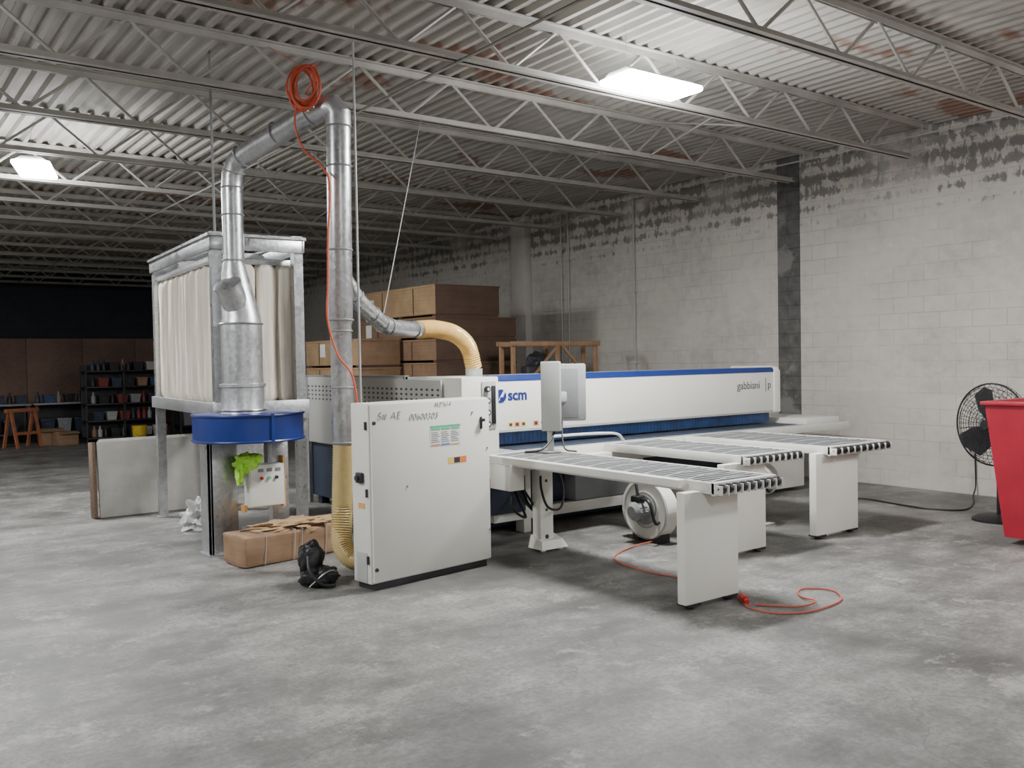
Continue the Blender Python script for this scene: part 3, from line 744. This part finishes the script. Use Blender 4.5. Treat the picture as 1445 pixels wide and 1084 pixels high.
single('safety_vest','bright yellow-green safety vest crumpled on the starter box','vest',b,m_hiviz,(2.88,7.88,.75),sharp=80)

# wrapped carton
CX=Matrix.Translation((3.09,7.6,0))@Matrix.Rotation(math.radians(9),4,'Z')
b=B(); b.X=CX
b.box(-.47,.47,-.19,.19,.0,.26,.02,3)
bmesh.ops.subdivide_edges(b.bm,edges=b.bm.edges[:],cuts=5,use_grid_fill=True)
for v in b.bm.verts:
    d=noise.noise_vector(v.co*7)*.018+noise.noise_vector(v.co*22)*.008; v.co+=d
    if v.co.z<.0: v.co.z=0
ct=thing('wrapped_carton','long crumpled brown carton bound with plastic film','carton',(3.09,7.6,0))
part(ct,'carton_body',b,m_card,sharp=50)
for x in (-.3,-.02,.05,.3):
    b=B(); b.X=CX; b.tube([(x,-.205,.01),(x+.02,-.205,.27),(x+.03,.2,.275),(x,.205,.01)],.003,6); part(ct,'strap',b,m_dullw)
b=B(); b.blob((3.2,7.64,.27),(.36,.18,.045),.7,3.2,4,2); part(ct,'film_wrap',b,m_card2,label='crumpled paper wrap',sharp=50)

bk=thing('tool_backpack','black padded tool backpack slumped on the floor','backpack',(2.93,6.45,0))
b=B(); b.blob((2.90,6.44,.07),(.15,.13,.085),.25,2,4,1,flat=0.0); b.blob((2.87,6.52,.20),(.10,.09,.13),.25,2,4,5,flat=0.0); part(bk,'body',b,m_black,sharp=80)
b=B(); b.tube(cat([(2.80,6.42,.24),(2.78,6.34,.14),(2.86,6.30,.04),(2.96,6.29,.02)],8),.012,8); part(bk,'strap',b,m_dark)
b=B(); b.tube(cat([(2.88,6.45,.32),(2.84,6.42,.36),(2.82,6.48,.32)],8),.009,8); part(bk,'handle',b,m_dark)
b=B(); b.tube(cat([(2.78,6.36,.02),(2.88,6.30,.12),(2.98,6.34,.12),(3.03,6.4,.04)],8),.005,6); part(bk,'zipper',b,m_alu)
b=B(); b.blob((2.97,9.5,.12),(.17,.13,.17),.7,2.6,4,4,flat=0.0); b.blob((3.02,9.42,.26),(.07,.06,.12),.7,4,3,8); single('plastic_bag','crumpled translucent white plastic bag on the floor','plastic bag',b,m_bagw,(2.97,9.5,0),sharp=60)
for i in range(3):
    b=B(); y=10.92+i*.045
    b.X=Matrix.Translation((2.30+i*.02,y,0))@Matrix.Rotation(math.radians(-4),4,'X'); b.box(0,1.15,0,.032,.004,.86+.01*i,.002)
    single('sheet_board','thick gray-white board standing on edge against the collector','board',b,m_board,(2.3,y,0),group='boards standing by the collector')
b=B(); b.X=Matrix.Translation((2.27,10.88,0))@Matrix.Rotation(math.radians(-4),4,'X'); b.box(-.035,0,0,.20,0.012,.86,.003); single('sheet_board','dark brown chipboard strip at the end of the stacked boards','board',b,m_boardedge,(2.27,10.9,0))

# ------------------------------------------------------------ board packs at back
def pack(x0,x1,y0,y1,z0,z1,mside,mfront_shade,label,tag=None):
    r=thing('panel_pack',label,'panel pack',(x0,y0,z0),group='packs of sheet goods behind the saw')
    b=B(); b.box(x0,x1,y0,y1,z0+.035,z1-.002,.006); o=part(r,'panel_stack',b,mside)
    o.data.materials.append(mfront_shade)
    for p in o.data.polygons:
        if p.normal.y<-.6 : p.material_index=1  # shade on the pack fronts is put into a darker board colour
    b=B(); b.box(x0-.01,x1+.01,y0-.01,y1+.01,z1-.035,z1-.001,.003); o=part(r,'lid',b,mside); o.data.materials.append(mfront_shade)
    for p in o.data.polygons:
        if p.normal.y<-.6 or p.normal.z>.6: p.material_index=1
    for k in range(3):
        y=y0+.02+k*(y1-y0-.2)/2; b=B(); b.box(x0+.01,x1-.01,y,y+.09,z0+.001,z0+.035,.003); part(r,'runner',b,m_cardd)
    for k in range(2):
        y=y0+(y1-y0)*(.28+.44*k); b=B(); b.box(x0-.004,x0-.001,y,y+.02,z0+.05,z1-.036); part(r,'strap',b,m_dark)
    if tag: 
        b=B(); b.box(x0-.009,x0-.005,tag[0],tag[0]+.2,tag[1],tag[1]+.22); part(r,'paper_tag',b,m_sticker_w,label='white paper tag')
    return r
LB='brown wrapped pack of sheet panels on wooden runners'
pack(7.43,8.65,12.0,14.35,2.40,2.90,m_card2,m_cardd,LB,(14.0,2.55))
pack(7.43,8.98,12.0,14.60,2.05,2.40,m_card,m_cardd,LB,(14.1,2.12))
pack(7.43,8.98,12.0,14.60,1.68,2.05,m_card,m_cardd,LB)
pack(7.43,8.98,12.0,14.60,1.20,1.68,m_card,m_cardd,LB)
pack(7.43,8.98,12.0,14.60,.60,1.20,m_card,m_cardd,LB)
pack(7.43,8.98,12.0,14.60,0,.60,m_card,m_cardd,LB)
LT='tan wrapped pack of sheet panels on wooden runners'
pack(6.6,7.36,13.0,15.0,1.62,2.08,m_card2,m_card,LT,(14.2,1.80))
pack(6.6,7.36,13.0,15.0,1.14,1.62,m_card2,m_card,LT)
pack(6.6,7.36,13.0,15.0,.57,1.14,m_card2,m_card,LT)
pack(6.6,7.36,13.0,15.0,0,.57,m_card2,m_card,LT)
cr_=thing('wooden_crate','open pine crate frame with diagonal braces','crate',(8.2,11,0))
X0,X1,Yc,Yd=8.15,9.88,11.0,.34
for yy in (Yc,Yc+Yd-.04):
    for x in (X0,X1-.07,(X0+X1)/2): pbox(cr_,'crate_post',m_wood,x,x+.07,yy,yy+.04,0,1.9,.003)
for yy in (Yc-.03,Yc+Yd):
    pbox(cr_,'crate_rail',m_wood,X0-.03,X1+.03,yy,yy+.03,1.91,1.98,.003); pbox(cr_,'crate_rail',m_wood,X0,X1,yy,yy+.03,.1,.2,.003)
for x in (X0,X1-.05): pbox(cr_,'crate_rail',m_wood,x,x+.05,Yc,Yc+Yd,1.9,1.96,.003)
c=(X0+X1)/2+.04
for s in (-1,1):
    b=B(); b.prism([(c+s*.02,1.91),(c+s*.08,1.91),(c+s*.72,1.28),(c+s*.66,1.28)],'y',Yc-.045,Yc-.02); part(cr_,'crate_brace',b,m_wood)
b=B(); b.blob((8.8,11.2,1.66),(.2,.10,.16),.3,2,3,3); b.box(8.5,9.5,11.06,11.26,.0,1.6,.03); part(cr_,'crated_machine_part',b,m_dark)

# ------------------------------------------------------------ pedestal fan
fX,fY=9.32,4.40
fan=thing('pedestal_fan','black industrial pedestal fan with wire guard','fan',(fX,fY,0))
b=B(); b.tube([(fX,fY,0),(fX,fY,.02),(fX,fY,.05),(fX,fY,.07)],[.25,.25,.20,.05],36); part(fan,'base',b,m_black)
b=B(); b.cyl((fX,fY,.06),(fX,fY,.95),.022,seg=14); b.cyl((fX,fY,.5),(fX,fY,.56),.034,seg=14); part(fan,'pole',b,m_black)
fx=Matrix.Translation((fX-.08,fY+.02,.97))@Matrix.Rotation(math.radians(166),4,'Z')
R=.41
b=B(); b.X=fx
for k in range(1,13):
    rr=R*k/12; off=.02+.09*math.sqrt(max(0,1-(k/12)**2.2)); 
    b.circle((off,0,0),(1,0,0),rr,.003 if k<12 else .009,40,5)
    if k>3 and k%2==0: b.circle((-off,0,0),(1,0,0),rr,.003,40,5)
for k in range(40):
    t=2*pi*k/40; c,s=math.cos(t),math.sin(t)
    for sg in (1,-1):
        b.tube([(sg*(.02+.09*math.sqrt(max(0,1-(u)**2.2))),R*u*c,R*u*s) for u in (.12,.35,.6,.8,.93,1)],.0026,4)
head=part(fan,'guard',b,m_black)
b=B(); b.X=fx; b.tube([(-.03,0,0),(-.05,0,0),(-.2,0,0),(-.22,0,0)],[.05,.075,.07,.04],20); b.cyl((.12,0,0),(.02,0,0),.05,seg=20); part(fan,'motor',b,m_black)
for k in range(3):
    b=B(); b.X=fx@Matrix.Rotation(2*pi*k/3+.4,4,'X')
    pr=[(.05,.04),(.14,.13),(.30,.19),(.37,.09),(.35,-.08),(.20,-.11),(.05,-.04)]
    vs=[b._v((.02+q[1]*.30,q[1],q[0])) for q in pr]; ws=[b._v((.026+q[1]*.30,q[1],q[0])) for q in pr]
    b.bm.faces.new(vs); b.bm.faces.new(ws[::-1])
    for i in range(len(pr)): j=(i+1)%len(pr); b.bm.faces.new([vs[i],ws[i],ws[j],vs[j]])
    part(fan,'blade',b,m_dark)
b=B(); b.tube(cat([(9.0,5.9,.01),(9.53,6.1,.01),(9.45,5.5,.01),(9.42,5.2,.01),(9.62,4.92,.01),(10.1,5.05,.01),(10.6,5.3,.012),(10.76,5.35,.12),(10.77,5.36,.5)],8),.009,8)
single('power_cord','black power cord lying on the concrete up to the wall','cord',b,m_black,(9.5,5.5,0))

# ------------------------------------------------------------ red bin
SX,SY=.19,-.14
bn=thing('waste_hopper','large red steel waste hopper with sloping sides','waste bin',(8.9,3.1,0))
bx0,bx1,by0,by1=8.23,9.80,2.30,3.84
T=(7.98+SX,9.75+SX,2.3+SY,4.12+SY)
b=B()
def ringp(xa,xb,ya,yb,z): return [(xa,ya,z),(xb,ya,z),(xb,yb,z),(xa,yb,z)]
o0=[b._v(c) for c in ringp(bx0,bx1,by0,by1,.06)]; o1=[b._v(c) for c in ringp(T[0],T[1],T[2],T[3],1.24)]
i1=[b._v(c) for c in ringp(T[0]+.02,T[1]-.02,T[2]+.02,T[3]-.02,1.24)]; i0=[b._v(c) for c in ringp(bx0+.02,bx1-.02,by0+.02,by1-.02,.08)]
for i in range(4):
    j=(i+1)%4
    b.bm.faces.new([o0[i],o0[j],o1[j],o1[i]]); b.bm.faces.new([o1[i],o1[j],i1[j],i1[i]]); b.bm.faces.new([i1[i],i1[j],i0[j],i0[i]])
b.bm.faces.new(o0[::-1]); b.bm.faces.new(i0)
bd=part(bn,'hopper_body',b,m_red)
b=B()
for (xa,xb,ya,yb) in ((T[0]-.03,T[0]+.02,T[2]-.03,T[3]+.03),(T[1]-.02,T[1]+.03,T[2]-.03,T[3]+.03),(T[0],T[1],T[2]-.03,T[2]+.02),(T[0],T[1],T[3]-.02,T[3]+.03)): b.box(xa,xb,ya,yb,1.225,1.26,.008)
part(bd,'rim',b,m_red)
for x in (bx0+.15,bx1-.2):
    for y in (by0+.12,by1-.18):
        b=B(); b.cyl((x,y,.035),(x,y+.05,.035),.035,seg=16); b.box(x-.03,x+.03,y-.01,y+.06,.03,.07); part(bn,'caster',b,m_black)
b=B(); b.X=Matrix.Translation((8.208,3.50,.36))@Matrix.Rotation(math.radians(-2.9),4,'Y'); b.box(-.006,0,-.14,.14,-.12,.12); st=part(bd,'sticker',b,m_sticker_w,label='white notice sticker')

# ------------------------------------------------------------ orange floor cord
b=B(); b.tube(cat([(6.0,5.9,.02),(5.6,5.85,.01),(5.2,5.62,.01),(5.08,5.2,.01),(5.12,4.8,.01),(5.1,4.4,.01),(4.97,4.10,.01),(4.86,3.93,.01),(4.87,3.76,.01),(4.95,3.67,.01),(5.13,3.61,.01),(5.45,3.64,.01),(5.62,3.76,.01),(5.66,3.88,.01),(5.56,3.99,.012),(5.44,3.97,.012),(5.34,3.86,.012),(5.30,3.72,.02),(5.12,3.74,.01),(4.95,3.95,.01)],8),.0065,8)
fc=thing('extension_cord','thin orange extension cord looped on the concrete floor','cord',(5.2,4.5,0))
part(fc,'cord',b,m_cord)
b=B(); b.cyl((4.99,4.10,.03),(4.93,4.02,.03),.024,seg=12); b.cyl((4.93,4.02,.03),(4.90,3.98,.03),.016,seg=12); part(fc,'plug',b,m_redpl,label='red plug')

# ------------------------------------------------------------ far-end shelving and clutter
sh=thing('storage_rack','black metal shelving rack full of boxes and bottles','shelf',(4.6,22,0))
sx0,sx1,sy0,sy1=4.35,5.95,21.8,22.3
for x in (sx0,sx1-.04,(sx0+sx1)/2):
    for y in (sy0,sy1-.04): pbox(sh,'upright',m_black,x,x+.04,y,y+.04,0,1.75)
pbox(sh,'rack_back',m_black,sx0,sx1,sy1-.01,sy1,.1,1.75)
levels=[.12,.5,.88,1.26,1.62]
for z in levels: pbox(sh,'shelf_board',m_black,sx0,sx1,sy0,sy1,z-.03,z,.003)
def bin_():
    b=B(); b.hexa([(-.09,-.1,0),(.09,-.1,0),(.09,.1,0),(-.09,.1,0)],[(-.11,-.12,.17),(.11,-.12,.17),(.11,.12,.17),(-.11,.12,.17)]); b.box(-.118,.118,-.128,.128,.165,.19,.006); b.box(-.04,.04,-.135,-.12,.10,.13); return b
def bottle_():
    b=B(); b.tube([(0,0,0),(0,0,.005),(0,0,.15),(0,0,.19),(0,0,.21),(0,0,.25)],[.045,.05,.05,.022,.02,.024],14); return b
cols=[m_mgray,m_dullb,m_black,m_dullw,m_black,m_card,m_dullr,m_navy,m_dark,m_dark]
cb=[mesh('storage_bin',bin_()) for _ in cols]; cc=[mesh('spray_bottle',bottle_()) for _ in cols]
for me,m in list(zip(cb,cols))+list(zip(cc,cols)): me.materials.append(m)
for li,z in enumerate(levels):
    x=sx0+.15
    while x<sx1-.15:
        k=random.choice([0,2,2,7,8,5,3,1,4,6,0,8])
        if random.random()<.5:
            o=bpy.data.objects.new('storage_bin',cb[k]); o['label']='small plastic storage bin on the rack'; o['category']='bin'; o['group']='bins on the rack'; wd=.28
        else:
            o=bpy.data.objects.new('spray_bottle',cc[k]); o['label']='small bottle standing on the rack'; o['category']='bottle'; o['group']='bottles on the rack'; wd=.12
        x+=wd/2; o.location=(x,sy0+.2,z+.002); x+=wd/2; COL.objects.link(o)
for (x,y) in ((0.6,22.9),(2.05,22.9),(3.5,22.9),(6.6,22.6)):
    wb=thing('work_bench','dark workbench with a pale top and clutter','workbench',(x,y,0))
    pbox(wb,'bench_top',m_mgray,x,x+1.4,y,y+.7,.86,.90,.004)
    for xx in (x+.03,x+1.32):
        for yy in (y+.03,y+.62): pbox(wb,'leg',m_dark,xx,xx+.05,yy,yy+.05,0,.86)
    pbox(wb,'lower_shelf',m_dark,x+.05,x+1.35,y+.05,y+.65,.2,.23)
    pbox(wb,'back_panel',m_black,x+.05,x+1.35,y+.66,y+.68,.0,.86)
    for i in range(6):
        k=random.randrange(10); o=bpy.data.objects.new('storage_bin' if i%2 else 'spray_bottle',(cb if i%2 else cc)[k]); o['label']='small container on the workbench'; o['category']='bin' if i%2 else 'bottle'
        o['group']='containers on the workbench'
        o.location=(x+.12+i*.22,y+.3,.902); COL.objects.link(o)
    for i in range(3):
        k=random.choice([2,5,7,0,8]); o=bpy.data.objects.new('storage_bin',cb[k]); o['label']='storage bin on the lower workbench shelf'; o['category']='bin'; o['group']='containers on the workbench'
        o.location=(x+.3+i*.35,y+.3,.232); o.scale=(1.3,1.3,1.6); COL.objects.link(o)
# cartons on the floor near the benches
for i,(x,y,s_,rz) in enumerate(((3.95,21.9,.42,.2),(3.72,22.3,.5,-.1),(4.05,22.35,.36,.4),(2.3,22.2,.4,.1))):
    b=B(); b.box(-s_/2,s_/2,-s_*.4,s_*.4,0,s_*.7,.006); b.box(-s_/2,s_/2,-.02,.02,s_*.7,s_*.7+.003)
    for sg in (-1,1): b.hexa([(-s_/2,sg*s_*.4,s_*.69),(s_/2,sg*s_*.4,s_*.69),(s_/2,sg*s_*.41,s_*.7),(-s_/2,sg*s_*.41,s_*.7)],[(-s_/2,sg*s_*.62,s_*.6),(s_/2,sg*s_*.62,s_*.6),(s_/2,sg*s_*.63,s_*.61),(-s_/2,sg*s_*.63,s_*.61)])
    o=single('cardboard_box','small brown cardboard box with open flaps on the floor','box',b,m_card,(0,0,0),group='cartons by the benches'); o.location=(x,y,0); o.rotation_euler=(0,0,rz)
def bucket(x,y,m,lab):
    r=thing('bucket',lab,'bucket',(x,y,0)); b=B(); b.tube([(x,y,0),(x,y,.01),(x,y,.36),(x,y,.38)],[.12,.13,.16,.165],20); part(r,'body',b,m)
    b=B(); b.tube(cat([(x-.16,y,.34),(x-.1,y-.1,.2),(x,y-.15,.15),(x+.1,y-.1,.2),(x+.16,y,.34)],6),.006,6); part(r,'handle',b,m_dark)
bucket(5.35,21.3,m_yel,'yellow plastic bucket on the floor by the rack'); bucket(5.8,21.3,m_dullw,'white plastic bucket on the floor by the rack')
sw=thing('sawhorse','orange-brown folding wooden sawhorse','sawhorse',(3.1,21.9,0))
SXm=Matrix.Translation((3.12,22.0,0))@Matrix.Rotation(.5,4,'Z')
for x in (-.28,.28):
    for s in(-1,1):
        b=B(); b.X=SXm; b.hexa([(x-.03,s*.22-.02,0),(x+.03,s*.22-.02,0),(x+.03,s*.22+.02,0),(x-.03,s*.22+.02,0)],[(x-.03,s*.03-.02,.8),(x+.03,s*.03-.02,.8),(x+.03,s*.03+.02,.8),(x-.03,s*.03+.02,.8)]); part(sw,'leg',b,m_owood)
b=B(); b.X=SXm; b.box(-.38,.38,-.05,.05,.76,.84,.005); part(sw,'top_rail',b,m_owood)
b=B(); b.X=SXm; b.box(-.3,.3,-.17,-.14,.28,.34); part(sw,'brace',b,m_owood)

# ------------------------------------------------------------ camera
F=1280.0
a=math.radians(53.5);p=math.atan(34/F);r=math.radians(1.0)
Fw=Vector((math.cos(a)*math.cos(p),math.sin(a)*math.cos(p),-math.sin(p)))
R=Vector((math.sin(a),-math.cos(a),0));U=R.cross(Fw)
cu=U*math.cos(r)+R*math.sin(r);cr=R*math.cos(r)-U*math.sin(r)
cd=bpy.data.cameras.new('camera'); cam=bpy.data.objects.new('camera',cd); COL.objects.link(cam)
M=Matrix((cr,cu,-Fw)).transposed().to_4x4(); M.translation=(0,0,1.7); cam.matrix_world=M
cd.sensor_width=36; cd.lens=36*F/1445; cd.clip_start=.05; cd.clip_end=200
scene.camera=cam
